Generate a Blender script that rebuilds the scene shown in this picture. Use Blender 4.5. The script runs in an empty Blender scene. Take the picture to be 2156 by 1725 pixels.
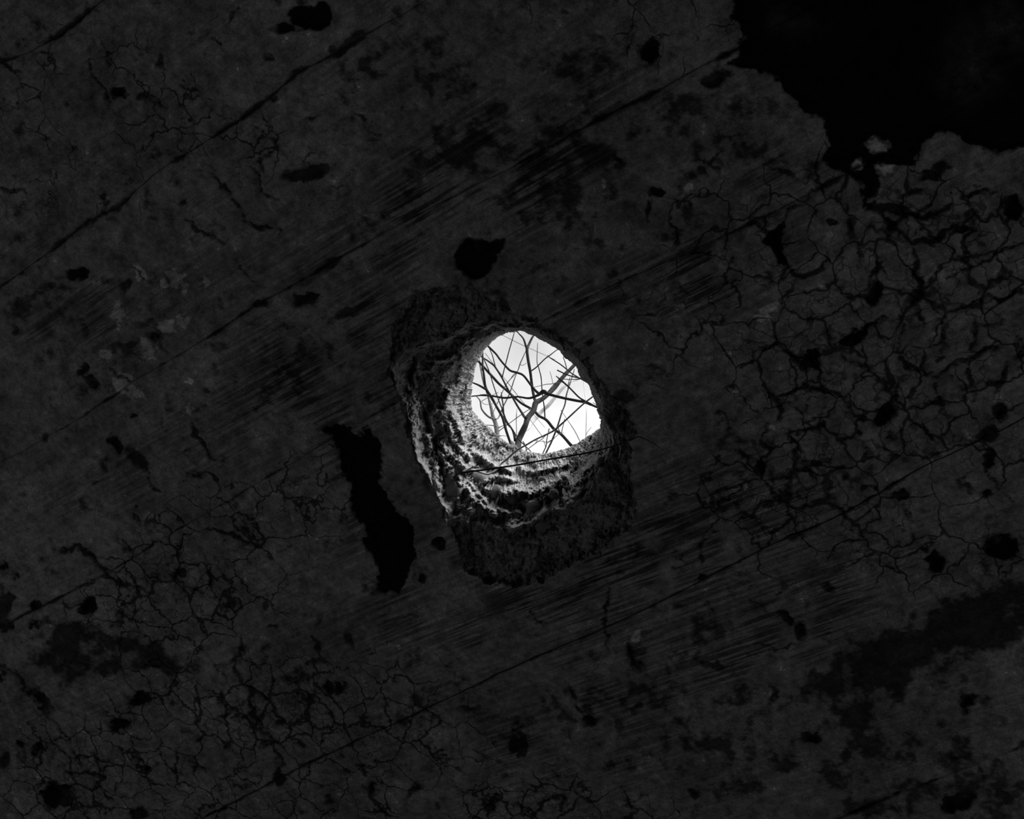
import bpy, math, random
import numpy as np
from mathutils import Matrix, Vector

# ------------------------------------------------------------------ camera
W, H, F = 2156.0, 1725.0, 2096.0
CEIL = 3.2                        # underside of the concrete slab
CAM = np.array([0.0, 0.0, 1.3])
_z = np.array([586.0, 782.0, -F]); _z /= np.linalg.norm(_z)     # world up seen from the camera
_x = np.array([1.0, 0.0, 0.0]) - _z * _z[0]; _x /= np.linalg.norm(_x)
_y = np.cross(_z, _x)
ROT = np.array([_x, _y, _z])      # camera -> world

scene = bpy.context.scene
C = scene.collection
cd = bpy.data.cameras.new('camera')
cd.sensor_width = 36.0
cd.lens = F / W * 36.0
cd.clip_start = 0.01
cam = bpy.data.objects.new('camera', cd)
C.objects.link(cam)
m4 = Matrix.Identity(4)
for i in range(3):
    for j in range(3):
        m4[i][j] = ROT[i, j]
    m4[i][3] = CAM[i]
cam.matrix_world = m4
scene.camera = cam

# ------------------------------------------------------------------ world, lights, exposure
vs = scene.view_settings
vs.view_transform = 'Standard'; vs.look = 'None'; vs.exposure = 0.0; vs.gamma = 1.0
vs.use_curve_mapping = False
scene.cycles.max_bounces = 3
scene.cycles.diffuse_bounces = 2
scene.cycles.adaptive_threshold = 0.03

wd = bpy.data.worlds.new('overcast_sky'); scene.world = wd
wd.use_nodes = True
wn = wd.node_tree; wn.nodes.clear()
o = wn.nodes.new('ShaderNodeOutputWorld'); bg = wn.nodes.new('ShaderNodeBackground')
tc = wn.nodes.new('ShaderNodeTexCoord'); nz = wn.nodes.new('ShaderNodeTexNoise')
rp = wn.nodes.new('ShaderNodeMapRange')
nz.inputs['Scale'].default_value = 9.0; nz.inputs['Detail'].default_value = 3.0
rp.inputs['From Min'].default_value = 0.35; rp.inputs['From Max'].default_value = 0.65
rp.inputs['To Min'].default_value = 0.72; rp.inputs['To Max'].default_value = 1.05
wn.links.new(tc.outputs['Generated'], nz.inputs['Vector'])
wn.links.new(nz.outputs['Fac'], rp.inputs['Value'])
wn.links.new(rp.outputs['Result'], bg.inputs['Color'])
bg.inputs['Strength'].default_value = 1.0
wn.links.new(bg.outputs['Background'], o.inputs['Surface'])

SUN_E, DOOR_FILL_A, DOOR_FILL_B = 9.0, 6.2, 3.6
sd_ = bpy.data.lights.new('veiled_sun', 'SUN'); sd_.energy = SUN_E; sd_.angle = math.radians(50)
sun = bpy.data.objects.new('veiled_sun', sd_); C.objects.link(sun)
sun.location = (1.5, -1.5, 7)
sun.rotation_euler = Vector((-0.46, 0.70, -1.0)).to_track_quat('-Z', 'Y').to_euler()

ROOM = (-4.2, 3.4, -2.8, 4.4)     # x0 x1 y0 y1
DOORS = {'left': (0.1, 1.5, 2.05), 'right': (0.3, 1.5, 2.05)}     # y0 y1 height; unseen openings, added to let fill light in
for side, e in (('left', DOOR_FILL_A), ('right', DOOR_FILL_B)):
    y0, y1, hh = DOORS[side]
    l = bpy.data.lights.new('doorway_fill', 'AREA'); l.shape = 'RECTANGLE'  # fill lamp added in the unseen doorway to brighten the ceiling
    l.size = y1 - y0; l.size_y = hh; l.energy = e
    lo = bpy.data.objects.new('doorway_fill', l); C.objects.link(lo)
    sx = 1 if side == 'left' else -1
    lo.location = ((ROOM[0] if side == 'left' else ROOM[1]), (y0 + y1) / 2, hh / 2)
    lo.rotation_euler = Vector((sx, 0, 0)).to_track_quat('-Z', 'Z').to_euler()

# ------------------------------------------------------------------ helpers
def P(px, py, h):
    """photo pixel -> world point on the plane h metres above the ceiling underside"""
    px = np.asarray(px, float); py = np.asarray(py, float); h = np.asarray(h, float)
    d = np.stack(np.broadcast_arrays(px - W / 2, H / 2 - py, -F), -1) @ ROT.T
    t = (CEIL + h - CAM[2]) / d[..., 2]
    return CAM + d * t[..., None]

def to_px(w):
    c = (np.asarray(w) - CAM) @ ROT
    return c[..., 0] / -c[..., 2] * F + W / 2, H / 2 - c[..., 1] / -c[..., 2] * F

def _hash(ix, iy, iz, seed):
    h = (ix.astype(np.int64) * 374761393 + iy.astype(np.int64) * 668265263 + iz.astype(np.int64) * 1274126177 + seed * 974634221) & 0xFFFFFFFF
    h = ((h ^ (h >> 13)) * 1103515245) & 0xFFFFFFFF
    h = ((h ^ (h >> 16)) * 2246822519) & 0xFFFFFFFF
    return ((h ^ (h >> 15)) & 0xFFFFFF) / float(0xFFFFFF)

def vnoise(x, y, z=0.0, seed=0):
    x, y, z = np.broadcast_arrays(np.asarray(x, float), np.asarray(y, float), np.asarray(z, float))
    ix, iy, iz = np.floor(x), np.floor(y), np.floor(z)
    fx, fy, fz = x - ix, y - iy, z - iz
    s = lambda t: t * t * t * (t * (t * 6 - 15) + 10)
    u, v, w = s(fx), s(fy), s(fz)
    flat = np.all(fz == 0)
    def plane(k):
        a = _hash(ix, iy, iz + k, seed); b = _hash(ix + 1, iy, iz + k, seed)
        c = _hash(ix, iy + 1, iz + k, seed); d = _hash(ix + 1, iy + 1, iz + k, seed)
        return (a * (1 - u) + b * u) * (1 - v) + (c * (1 - u) + d * u) * v
    r = plane(0)
    if not flat:
        r = r * (1 - w) + plane(1) * w
    return r * 2 - 1

def fbm(x, y, z=0.0, oct=4, seed=0, rough=0.5):
    t = 0; a = 1.0; n = 0; k = 1.0
    for i in range(oct):
        t = t + a * vnoise(np.asarray(x) * k + 17.3 * i, np.asarray(y) * k - 9.1 * i, np.asarray(z) * k, seed + i); n += a
        a *= rough; k *= 2.03
    return t / n

def ridged(x, y, z=0.0, oct=4, seed=0):
    t = 0; a = 1.0; n = 0; k = 1.0
    for i in range(oct):
        t = t + a * (1 - np.abs(vnoise(np.asarray(x) * k + 3.7 * i, np.asarray(y) * k, np.asarray(z) * k, seed + i))) ** 2; n += a
        a *= 0.5; k *= 2.1
    return t / n

def sstep(a, b, x):
    t = np.clip((x - a) / (b - a), 0, 1)
    return t * t * (3 - 2 * t)

def mesh_obj(name, verts, faces, mat, parent=None, smooth=True, attrs=None):
    me = bpy.data.meshes.new(name)
    verts = np.asarray(verts, np.float32).reshape(-1, 3)
    if isinstance(faces, np.ndarray):
        n, k = faces.shape
        me.vertices.add(len(verts)); me.vertices.foreach_set('co', verts.ravel())
        me.loops.add(n * k); me.loops.foreach_set('vertex_index', faces.astype(np.int32).ravel())
        me.polygons.add(n); me.polygons.foreach_set('loop_start', np.arange(0, n * k, k, dtype=np.int32))
        me.update(calc_edges=True)
    else:
        me.from_pydata([tuple(map(float, v)) for v in verts], [], faces)
    if smooth:
        me.polygons.foreach_set('use_smooth', np.ones(len(me.polygons), bool))
    for k_, v_ in (attrs or {}).items():
        a = me.attributes.new(k_, 'FLOAT', 'POINT'); a.data.foreach_set('value', np.asarray(v_, np.float32).ravel())
    me.materials.append(mat)
    me.update()
    ob = bpy.data.objects.new(name, me); C.objects.link(ob)
    if parent is not None:
        ob.parent = parent
    return ob

def tag(ob, label=None, cat=None, group=None, kind=None):
    if label: ob['label'] = label
    if cat: ob['category'] = cat
    if group: ob['group'] = group
    if kind: ob['kind'] = kind
    return ob

def box_data(x0, x1, y0, y1, z0, z1):
    v = [(x, y, z) for z in (z0, z1) for y in (y0, y1) for x in (x0, x1)]
    f = [(0, 2, 3, 1), (4, 5, 7, 6), (0, 1, 5, 4), (2, 6, 7, 3), (0, 4, 6, 2), (1, 3, 7, 5)]
    return v, f

def seg_dist(px, py, line, reach):
    """distance in px from points to a polyline; inf beyond reach"""
    out = np.full(px.shape, np.inf)
    line = np.asarray(line, float)
    for (ax, ay), (bx, by) in zip(line[:-1], line[1:]):
        m = (px > min(ax, bx) - reach) & (px < max(ax, bx) + reach) & (py > min(ay, by) - reach) & (py < max(ay, by) + reach)
        ids = np.nonzero(m)
        if not len(ids[0]): continue
        x, y = px[ids], py[ids]
        dx, dy = bx - ax, by - ay
        t = np.clip(((x - ax) * dx + (y - ay) * dy) / (dx * dx + dy * dy + 1e-9), 0, 1)
        d = np.hypot(x - ax - t * dx, y - ay - t * dy)
        out[ids] = np.minimum(out[ids], d)
    return out

def in_poly(px, py, poly):
    poly = np.asarray(poly, float)
    r = np.zeros(px.shape, bool)
    for (ax, ay), (bx, by) in zip(poly, np.roll(poly, -1, 0)):
        if ay == by: continue
        c = ((ay > py) != (by > py)) & (px < (bx - ax) * (py - ay) / (by - ay) + ax)
        r ^= c
    return r

# ------------------------------------------------------------------ materials
class NT:
    def __init__(self, name):
        self.m = bpy.data.materials.new(name); self.m.use_nodes = True
        self.t = self.m.node_tree; self.t.nodes.clear()
        self.out = self.t.nodes.new('ShaderNodeOutputMaterial')
        self.b = self.t.nodes.new('ShaderNodeBsdfPrincipled')
        self.b.inputs['Roughness'].default_value = 0.95
        self.b.inputs['Specular IOR Level'].default_value = 0.1
        self.t.links.new(self.b.outputs[0], self.out.inputs[0])
        self.co = self.t.nodes.new('ShaderNodeTexCoord').outputs['Object']
    def set(self, sock, v):
        if hasattr(v, 'is_linked'): self.t.links.new(v, sock)
        else: sock.default_value = v
    def math(self, op, a, b=0.0, c=0.0, clamp=False):
        n = self.t.nodes.new('ShaderNodeMath'); n.operation = op; n.use_clamp = clamp
        for s, v in zip(n.inputs, (a, b, c)): self.set(s, v)
        return n.outputs[0]
    def mul(self, a, b): return self.math('MULTIPLY', a, b)
    def add(self, a, b): return self.math('ADD', a, b)
    def sub(self, a, b): return self.math('SUBTRACT', a, b)
    def mapr(self, v, a, b, c=0.0, d=1.0, smooth=True):
        n = self.t.nodes.new('ShaderNodeMapRange'); n.interpolation_type = 'SMOOTHSTEP' if smooth else 'LINEAR'
        for k, x in (('Value', v), ('From Min', a), ('From Max', b), ('To Min', c), ('To Max', d)): self.set(n.inputs[k], x)
        return n.outputs['Result']
    def noise(self, vec, scale, detail=4.0, rough=0.55, dist=0.0, color=False):
        n = self.t.nodes.new('ShaderNodeTexNoise')
        self.set(n.inputs['Vector'], vec); n.inputs['Scale'].default_value = scale
        n.inputs['Detail'].default_value = detail; n.inputs['Roughness'].default_value = rough
        n.inputs['Distortion'].default_value = dist
        return n.outputs['Color' if color else 'Fac']
    def voro(self, vec, scale, feature='DISTANCE_TO_EDGE', rnd=1.0):
        n = self.t.nodes.new('ShaderNodeTexVoronoi'); n.feature = feature
        self.set(n.inputs['Vector'], vec); n.inputs['Scale'].default_value = scale; n.inputs['Randomness'].default_value = rnd
        return n.outputs['Distance']
    def attr(self, name):
        n = self.t.nodes.new('ShaderNodeAttribute'); n.attribute_name = name
        return n.outputs['Fac']
    def vmath(self, op, a, b):
        n = self.t.nodes.new('ShaderNodeVectorMath'); n.operation = op
        self.set(n.inputs[0], a)
        if op == 'SCALE': self.set(n.inputs['Scale'], b)
        else: self.set(n.inputs[1], b)
        return n.outputs['Vector']
    def warp(self, vec, scale, amp, detail=3.0):
        c = self.noise(vec, scale, detail, 0.6, color=True)
        return self.vmath('ADD', vec, self.vmath('SCALE', self.vmath('SUBTRACT', c, (0.5, 0.5, 0.5)), amp))
    def mapping(self, vec, rot, scale):
        n = self.t.nodes.new('ShaderNodeMapping'); self.set(n.inputs['Vector'], vec)
        n.inputs['Rotation'].default_value = rot; n.inputs['Scale'].default_value = scale
        return n.outputs['Vector']
    def color(self, v):
        n = self.t.nodes.new('ShaderNodeCombineColor')
        for s in n.inputs: self.set(s, v)
        self.t.links.new(n.outputs[0], self.b.inputs['Base Color'])
    def bump(self, h, dist, strength=1.0):
        n = self.t.nodes.new('ShaderNodeBump'); n.inputs['Distance'].default_value = dist; n.inputs['Strength'].default_value = strength
        self.set(n.inputs['Height'], h); self.t.links.new(n.outputs[0], self.b.inputs['Normal'])

# seam lines of the shuttering boards, traced, as pixel polylines from the upper left of the slab to the lower right
SEAMS = [
    [(-300, 290), (0, 130), (60, 108), (120, 75), (165, 40), (220, 0), (300, -58), (500, -190)],
    [(-300, 790), (0, 605), (130, 510), (185, 465), (250, 435), (330, 360), (390, 325), (500, 255), (565, 205), (625, 155), (700, 115), (750, 85), (900, -5), (1200, -180)],
    [(-300, 1150), (0, 977), (175, 877), (290, 800), (400, 735), (530, 650), (625, 595), (750, 525), (925, 430), (1100, 340), (1300, 235), (1500, 130), (1700, 20), (2100, -200)],
    [(-300, 1480), (90, 1277), (225, 1207), (290, 1167), (415, 1092), (510, 1037), (625, 967), (830, 850), (980, 765), (1153, 670), (1293, 600), (1500, 505), (1660, 432), (1900, 300), (2156, 150), (2500, -50)],
    [(-300, 2090), (300, 1790), (625, 1622), (750, 1562), (850, 1517), (1078, 1410), (1188, 1362), (1278, 1322), (1378, 1272), (1488, 1217), (1578, 1172), (1663, 1132), (1753, 1092), (1828, 1052), (1928, 992), (2053, 932), (2156, 880), (2500, 700)],
    [(700, 2250), (1300, 1940), (1600, 1790), (1900, 1667), (2000, 1630), (2156, 1570), (2500, 1420)],
]
_a = P(225, 1207, 0); _b = P(1488, 430 + 81, 0)
_s0 = P(0, 977, 0); _s1 = P(925, 430, 0)
UDIR = (_s1 - _s0)[:2]; UDIR /= np.linalg.norm(UDIR)
VDIR = np.array([-UDIR[1], UDIR[0]])
if (P(1078, 1725, 0) - P(1078, 0, 0))[:2] @ VDIR < 0: VDIR = -VDIR
ANG = math.atan2(UDIR[1], UDIR[0])

def concrete_board():
    n = NT('board_marked_concrete')
    co = n.co
    tone = n.attr('tone'); dark = n.attr('dark'); depth = n.attr('depth')
    n1 = n.noise(co, 38.0, 5, 0.74)
    n2 = n.noise(co, 300.0, 1, 0.7)
    # wood grain left by the boards
    cr = n.mapping(co, (0, 0, -ANG), (1, 1, 1))
    st = n.noise(n.mapping(cr, (0, 0, 0), (5.0, 120.0, 1.0)), 1.0, 4, 0.66, 0.25)
    stm = n.mul(n.mapr(n.add(st, n.mul(n.sub(n1, 0.5), 0.30)), 0.43, 0.55), n.attr('grain'))
    # shrinkage crazing
    zc = n.attr('crazing')
    wc = n.vmath('ADD', co, n.vmath('SCALE', n.vmath('SUBTRACT', n.noise(co, 13.0, 3, 0.62, color=True), (0.5, 0.5, 0.5)), 0.075))
    w1 = n.math('MAXIMUM', n.mul(n.add(zc, n.mul(n.sub(n1, 0.5), 0.75)), 0.085), 0.0)
    k1 = n.mul(n.mapr(n.voro(wc, 11.0), n.mul(w1, 0.15), n.add(w1, 0.003), 1.0, 0.0), n.mapr(w1, 0.006, 0.026))
    w2 = n.math('MAXIMUM', n.mul(n.add(n.sub(zc, 0.12), n.mul(n.sub(n1, 0.5), 1.1)), 0.085), 0.0)
    k2 = n.mul(n.mapr(n.voro(wc, 25.0), n.mul(w2, 0.1), n.add(w2, 0.003), 1.0, 0.0), n.mapr(w2, 0.01, 0.04))
    # cracks, seams, pits: signed distance field with ragged edge
    dk = n.mul(n.mapr(n.add(dark, n.mul(n.sub(n1, 0.5), 25.0)), -4.0, 3.6), depth)
    lich = n.mapr(n.add(n.attr('lichen'), n.mul(n.sub(n1, 0.5), 2.6)), 0.35, 0.6)
    v = n.mul(tone, n.mapr(n1, 0.30, 0.70, 0.42, 1.62, False))
    v = n.mul(v, n.mapr(n2, 0.3, 0.7, 0.78, 1.22, False))
    v = n.mul(v, n.sub(1.0, n.mul(stm, 0.80)))
    v = n.mul(v, n.add(1.0, n.mul(lich, 1.15)))
    for k, a in ((k1, 0.80), (k2, 0.62), (dk, 1.0)):
        v = n.mul(v, n.sub(1.0, n.mul(k, a)))
    n.color(v)
    return n.m

def plain_concrete(name, lo, hi, scale=3.0):
    n = NT(name)
    a = n.noise(n.co, scale, 6, 0.65); b = n.noise(n.co, scale * 14, 4, 0.7)
    n.color(n.mul(n.mapr(a, 0.3, 0.7, lo, hi, False), n.mapr(b, 0.3, 0.7, 0.8, 1.2, False)))
    n.bump(b, 0.004, 0.6)
    return n.m

def broken_concrete():
    n = NT('broken_concrete')
    co = n.co
    a = n.noise(co, 60.0, 5, 0.78)
    g = n.voro(n.vmath('ADD', co, n.vmath('SCALE', n.noise(co, 40, 3, 0.6, color=True), 0.02)), 48.0)
    dirt_and_light = n.attr('dirt_and_light')
    dm = n.mapr(n.add(dirt_and_light, n.mul(n.sub(n.noise(co, 17.0, 6, 0.72), 0.5), 2.4)), 0.15, 0.85)
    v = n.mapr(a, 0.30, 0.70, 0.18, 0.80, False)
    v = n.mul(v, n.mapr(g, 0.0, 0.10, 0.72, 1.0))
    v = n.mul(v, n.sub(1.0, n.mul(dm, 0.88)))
    n.color(v)
    n.bump(a, 0.02, 1.0)
    return n.m

def bark(name, lo, hi, scale=60.0):
    n = NT(name)
    a = n.noise(n.co, scale, 5, 0.6); b = n.noise(n.co, scale * 0.15, 2, 0.5)
    n.color(n.mapr(n.add(n.mul(a, 0.6), n.mul(b, 0.4)), 0.3, 0.7, lo, hi, False))
    n.bump(a, 0.002, 0.6)
    n.b.inputs['Roughness'].default_value = 0.85
    return n.m

M_board = concrete_board()
M_slab = plain_concrete('slab_concrete', 0.10, 0.2)
M_wall = plain_concrete('wall_concrete', 0.22, 0.32)
M_floor = plain_concrete('floor_concrete', 0.2, 0.32)
M_soil = plain_concrete('soil', 0.12, 0.2)
M_broken = broken_concrete()
M_stone = plain_concrete('stone', 0.16, 0.32, 14.0)
M_bark = bark('dark_bark', 0.009, 0.024)
M_bark_glare_mid = bark('glare_grey_bark', 0.09, 0.17)  # lighter bark carries the sky's glare on far and thin branches
M_bark_glare_pale = bark('glare_pale_bark', 0.42, 0.62)  # strongest sky glare, painted into the bark colour
M_twig = bark('dry_twig', 0.5, 0.7, 90)
M_stem = bark('shaded_stem', 0.015, 0.03, 90)  # shade on the stem's underside put into its colour
M_silk = plain_concrete('spider_silk', 0.6, 0.7)

# ------------------------------------------------------------------ outlines of the broken hole (photo pixels)
CX, CY = 1112.0, 846.0
SKY = [(1097, 702), (1116, 707), (1137, 717), (1163, 730), (1179, 741), (1186, 752), (1203, 764), (1214, 772), (1220, 789), (1222, 797), (1238, 809), (1245, 830), (1254, 847), (1256, 861), (1261, 884), (1254, 901), (1238, 917), (1219, 931), (1191, 943), (1169, 950), (1142, 955), (1116, 951), (1087, 940), (1054, 922), (1033, 901), (1009, 880), (995, 863), (992, 844), (995, 821), (998, 795), (1007, 762), (1017, 745), (1031, 730), (1050, 717), (1078, 707)]
FLARE = [(1105, 684), (1135, 699), (1165, 717), (1190, 738), (1215, 757), (1232, 777), (1245, 800), (1260, 830), (1270, 861), (1280, 890), (1286, 915), (1288, 945), (1275, 975), (1255, 1005), (1235, 1040), (1205, 1062), (1160, 1085), (1120, 1108), (1076, 1116), (1030, 1106), (985, 1098), (950, 1092), (926, 1054), (905, 1006), (878, 966), (866, 908), (852, 850), (836, 821), (822, 777), (850, 745), (900, 725), (935, 716), (981, 682), (1039, 678)]
SPALL = [(985, 603), (1045, 636), (1100, 662), (1150, 686), (1196, 722), (1236, 760), (1262, 796), (1280, 832), (1310, 846), (1336, 842), (1342, 900), (1328, 950), (1326, 1010), (1334, 1075), (1330, 1112), (1290, 1150), (1210, 1195), (1140, 1225), (1065, 1238), (1010, 1222), (972, 1198), (964, 1150), (948, 1115), (928, 1062), (902, 1012), (872, 968), (858, 908), (846, 858), (828, 825), (816, 776), (822, 720), (836, 652), (870, 622), (920, 604)]

def polar(poly, n, jit=0.0, seed=1, fr=14):
    p = np.asarray(poly, float)
    th = np.arctan2(p[:, 1] - CY, p[:, 0] - CX); r = np.hypot(p[:, 0] - CX, p[:, 1] - CY)
    o_ = np.argsort(th); th, r = th[o_], r[o_]
    th = np.concatenate([th - 2 * np.pi, th, th + 2 * np.pi]); r = np.concatenate([r, r, r])
    t = np.linspace(-np.pi, np.pi, n, endpoint=False)
    rr = np.interp(t, th, r)
    if jit:
        rr = rr + jit * fbm(np.cos(t) * fr + 50, np.sin(t) * fr + 50, oct=5, seed=seed, rough=.6)
    return t, rr

# ------------------------------------------------------------------ the slab (ceiling) with its parts
x0, x1, y0, y1 = ROOM
T = 0.32                             # slab thickness
def plate(zval, inner):
    """flat plate with a hole: inner ring (n,2) world xy -> verts, quads"""
    n = len(inner)
    c = inner.mean(0)
    d = inner - c
    X0, X1, Y0, Y1 = x0 - 0.35, x1 + 0.35, y0 - 0.35, y1 + 0.35
    tx = np.where(d[:, 0] > 0, (X1 - c[0]) / np.maximum(d[:, 0], 1e-9), (X0 - c[0]) / np.minimum(d[:, 0], -1e-9))
    ty = np.where(d[:, 1] > 0, (Y1 - c[1]) / np.maximum(d[:, 1], 1e-9), (Y0 - c[1]) / np.minimum(d[:, 1], -1e-9))
    outer = c + d * np.minimum(tx, ty)[:, None]
    # exact corners
    for q in ((X0, Y0), (X0, Y1), (X1, Y0), (X1, Y1)):
        outer[np.argmin(np.hypot(*(outer - q).T))] = q
    v = np.concatenate([np.c_[inner, np.full(n, zval)], np.c_[outer, np.full(n, zval)]])
    i = np.arange(n); j = (i + 1) % n
    return v, np.c_[i, j, j + n, i + n]

NT_ = 180
t_, rs = polar(SPALL, NT_)
ring_lo = P(CX + rs * 0.985 * np.cos(t_), CY + rs * 0.985 * np.sin(t_), 0.022)[:, :2]
t_, rk = polar(SKY, NT_)
ring_hi = P(CX + (rk + 75) * np.cos(t_), CY + (rk + 75) * np.sin(t_), T)[:, :2]
v1, f1 = plate(CEIL + 0.022, ring_lo)
v2, f2 = plate(CEIL + T, ring_hi)
n1 = len(v1)
rim = np.c_[np.arange(NT_) + NT_, (np.arange(NT_) + 1) % NT_ + NT_]
side = np.c_[rim, rim[:, ::-1] + n1]
ceiling = mesh_obj('ceiling', np.concatenate([v1, v2]), np.concatenate([f1, f2 + n1, side]), M_slab, smooth=False)
tag(ceiling, 'dark board-marked concrete ceiling slab broken through by a ragged hole', 'ceiling', kind='structure')

# ---- traced marks on the underside
PITS = [  # (x, y, rx, ry, tilt)
 (250,195,20,16,0),(338,122,8,20,10),(145,215,7,7,0),(655,35,48,30,0),(600,60,30,12,0),(735,92,46,13,-30),(565,205,12,9,0),(640,366,60,16,-10),(1000,545,44,40,0),(1035,520,30,18,-30),(385,422,14,10,0),(165,575,20,16,0),(107,605,11,12,0),(260,600,13,18,0),(640,632,34,18,-10),(740,655,45,13,-25),(545,645,26,11,-20),(175,780,12,12,0),(190,805,17,12,-20),(320,715,14,16,0),(35,695,9,7,0),(435,820,7,7,0),(378,328,20,8,-30),(240,437,14,8,-30),(185,462,36,8,-32),(130,512,30,9,-30),(300,205,13,8,0),(415,190,10,8,0),(50,573,7,7,0),
 (1370,105,22,32,20),(1503,165,34,16,-10),(1453,370,14,10,0),(1378,400,14,10,0),(1840,620,18,27,5),(1935,625,30,13,-25),(1703,757,24,20,0),(1708,670,10,9,0),(1793,480,11,26,5),(1968,360,42,13,-18),(2128,435,26,22,0),(1973,845,20,11,-30),(2143,750,22,11,-20),(2113,790,10,34,20),(1257,515,16,10,30),(1293,578,8,12,0),(1240,720,11,12,0),(1192,505,5,5,0),(1750,470,10,8,0),(1858,877,30,22,-20),(1925,405,14,8,0),
 (245,937,15,24,-5),(290,970,34,15,48),(220,982,6,20,0),(95,927,9,9,0),(285,877,9,9,0),(295,1470,26,16,-10),(190,1277,20,18,0),(75,1282,17,16,0),(75,1317,13,10,0),(8,1275,18,30,0),(8,1317,20,18,0),(30,1222,11,10,0),(5,1190,10,14,0),(5,1427,10,10,0),(90,1482,38,13,50),(247,1307,6,16,0),(377,1210,14,13,0),(292,1245,18,7,0),(555,1280,9,9,0),(570,1315,8,7,0),(690,1452,14,17,0),(718,1452,14,14,0),(590,1527,15,13,0),(465,1467,7,18,10),(587,1640,15,24,-10),(790,1660,9,18,10),(125,1675,38,26,10),(290,1712,26,15,0),(305,1622,12,11,0),(220,1637,10,9,0),(250,1530,30,16,0),(77,1575,15,12,0),(45,1572,9,7,0),(8,1600,12,20,0),(365,1485,9,6,0),(700,1682,14,10,0),(985,1492,22,8,-10),(920,1147,17,17,0),(890,1222,10,14,0),(905,1010,8,20,0),(500,1040,14,6,-30),(735,1345,10,18,0),(465,1400,11,5,-20),
 (1893,1039,18,16,0),(2083,917,26,17,-20),(2108,872,20,18,0),(2078,965,12,22,0),(2073,1035,14,12,0),(1965,954,13,9,0),(1878,925,9,9,0),(1660,1297,22,14,35),(1682,1328,12,18,0),(1923,1137,9,13,0),(1968,1187,24,20,0),(1950,1157,8,8,0),(2108,1152,38,32,0),(1553,1067,9,12,0),(1743,1240,13,10,0),(1473,1222,13,9,0),(1238,1517,12,11,0),(1303,1527,9,16,0),(1343,1485,10,8,0),(1503,1397,30,10,0),(1093,1562,30,22,20),(2033,1472,20,16,0),(1703,1557,26,12,0),(1458,1672,14,12,0),(2013,1690,40,22,-20),(1328,1075,9,20,0),(1312,1000,8,14,0),(1585,1265,8,6,0),(1560,955,20,8,20),(1600,985,14,20,0),(1725,900,8,12,0)]
PIT_POLYS = [
 [(1663,455),(1598,512),(1628,530),(1635,562),(1655,555),(1652,505)],
 [(1873,662),(1830,680),(1765,708),(1768,722),(1800,726),(1818,715),(1830,692)],
 [(670,892),(720,887),(770,912),(795,932),(805,987),(805,1027),(850,1077),(880,1112),(870,1142),(875,1192),(845,1212),(830,1247),(800,1242),(785,1182),(765,1122),(745,1052),(725,1002),(715,977),(690,922)],
 [(1543,0),(1555,40),(1553,115),(1530,140),(1618,150),(1653,190),(1678,235),(1723,265),(1733,310),(1728,350),(1768,362),(1808,385),(1828,450),(1845,390),(1880,380),(1918,345),(1938,310),(1973,295),(2008,285),(2058,300),(2108,315),(2160,312),(2230,285),(2300,230),(2330,120),(2280,20),(2300,-90),(2200,-190),(2050,-230),(1880,-200),(1760,-240),(1620,-170),(1560,-80)],
]
SOOT_POLYS = [   # mottled soot patches: polygon, strength, softness px
 ([(100,1312),(175,1302),(225,1342),(300,1337),(350,1367),(370,1387),(360,1427),(310,1412),(270,1432),(240,1417),(180,1422),(140,1447),(125,1437),(90,1412),(65,1402),(100,1367)], 0.95, 14),
 ([(2400,1230),(2156,1242),(2068,1227),(2003,1262),(1978,1302),(1903,1327),(1828,1342),(1778,1372),(1768,1402),(1728,1442),(1668,1452),(1703,1477),(1728,1497),(1778,1507),(1818,1527),(1848,1507),(1858,1467),(1903,1457),(1928,1412),(1978,1392),(2078,1367),(2128,1362),(2300,1327)], 1.1, 30),
]
SOOT = [  # soft stains: x, y, rx, ry, tilt, strength
 (875,190,120,120,0,.55),(930,330,230,70,-30,.5),(1200,340,170,110,-20,.75),(1010,610,120,60,-30,.45),(1260,160,160,90,0,.5),(1560,260,130,90,20,.55),(1450,480,80,50,0,.4),
 (1480,250,140,80,30,.45),(880,1180,60,60,0,.3),(1150,1480,160,60,-30,.4),(960,1450,160,70,-20,.4),(1800,1560,320,170,0,.5),(2050,1690,200,80,0,.6),(1520,1300,120,60,-30,.35),(1450,1580,250,100,0,.35),
 (1350,1100,120,80,-30,.35),(620,760,140,60,-30,.35),(90,640,120,60,0,.3),(320,680,110,80,0,.3),(1250,900,80,160,0,.4),(640,1380,120,60,0,.25),(300,1600,140,60,0,.25),(2100,1150,80,70,0,.5),(1680,330,120,60,30,.5),(1560,960,90,50,0,.45),(1300,1450,160,120,0,.35),(1000,40,120,50,0,.35),(1200,230,120,60,0,.5)]
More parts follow.
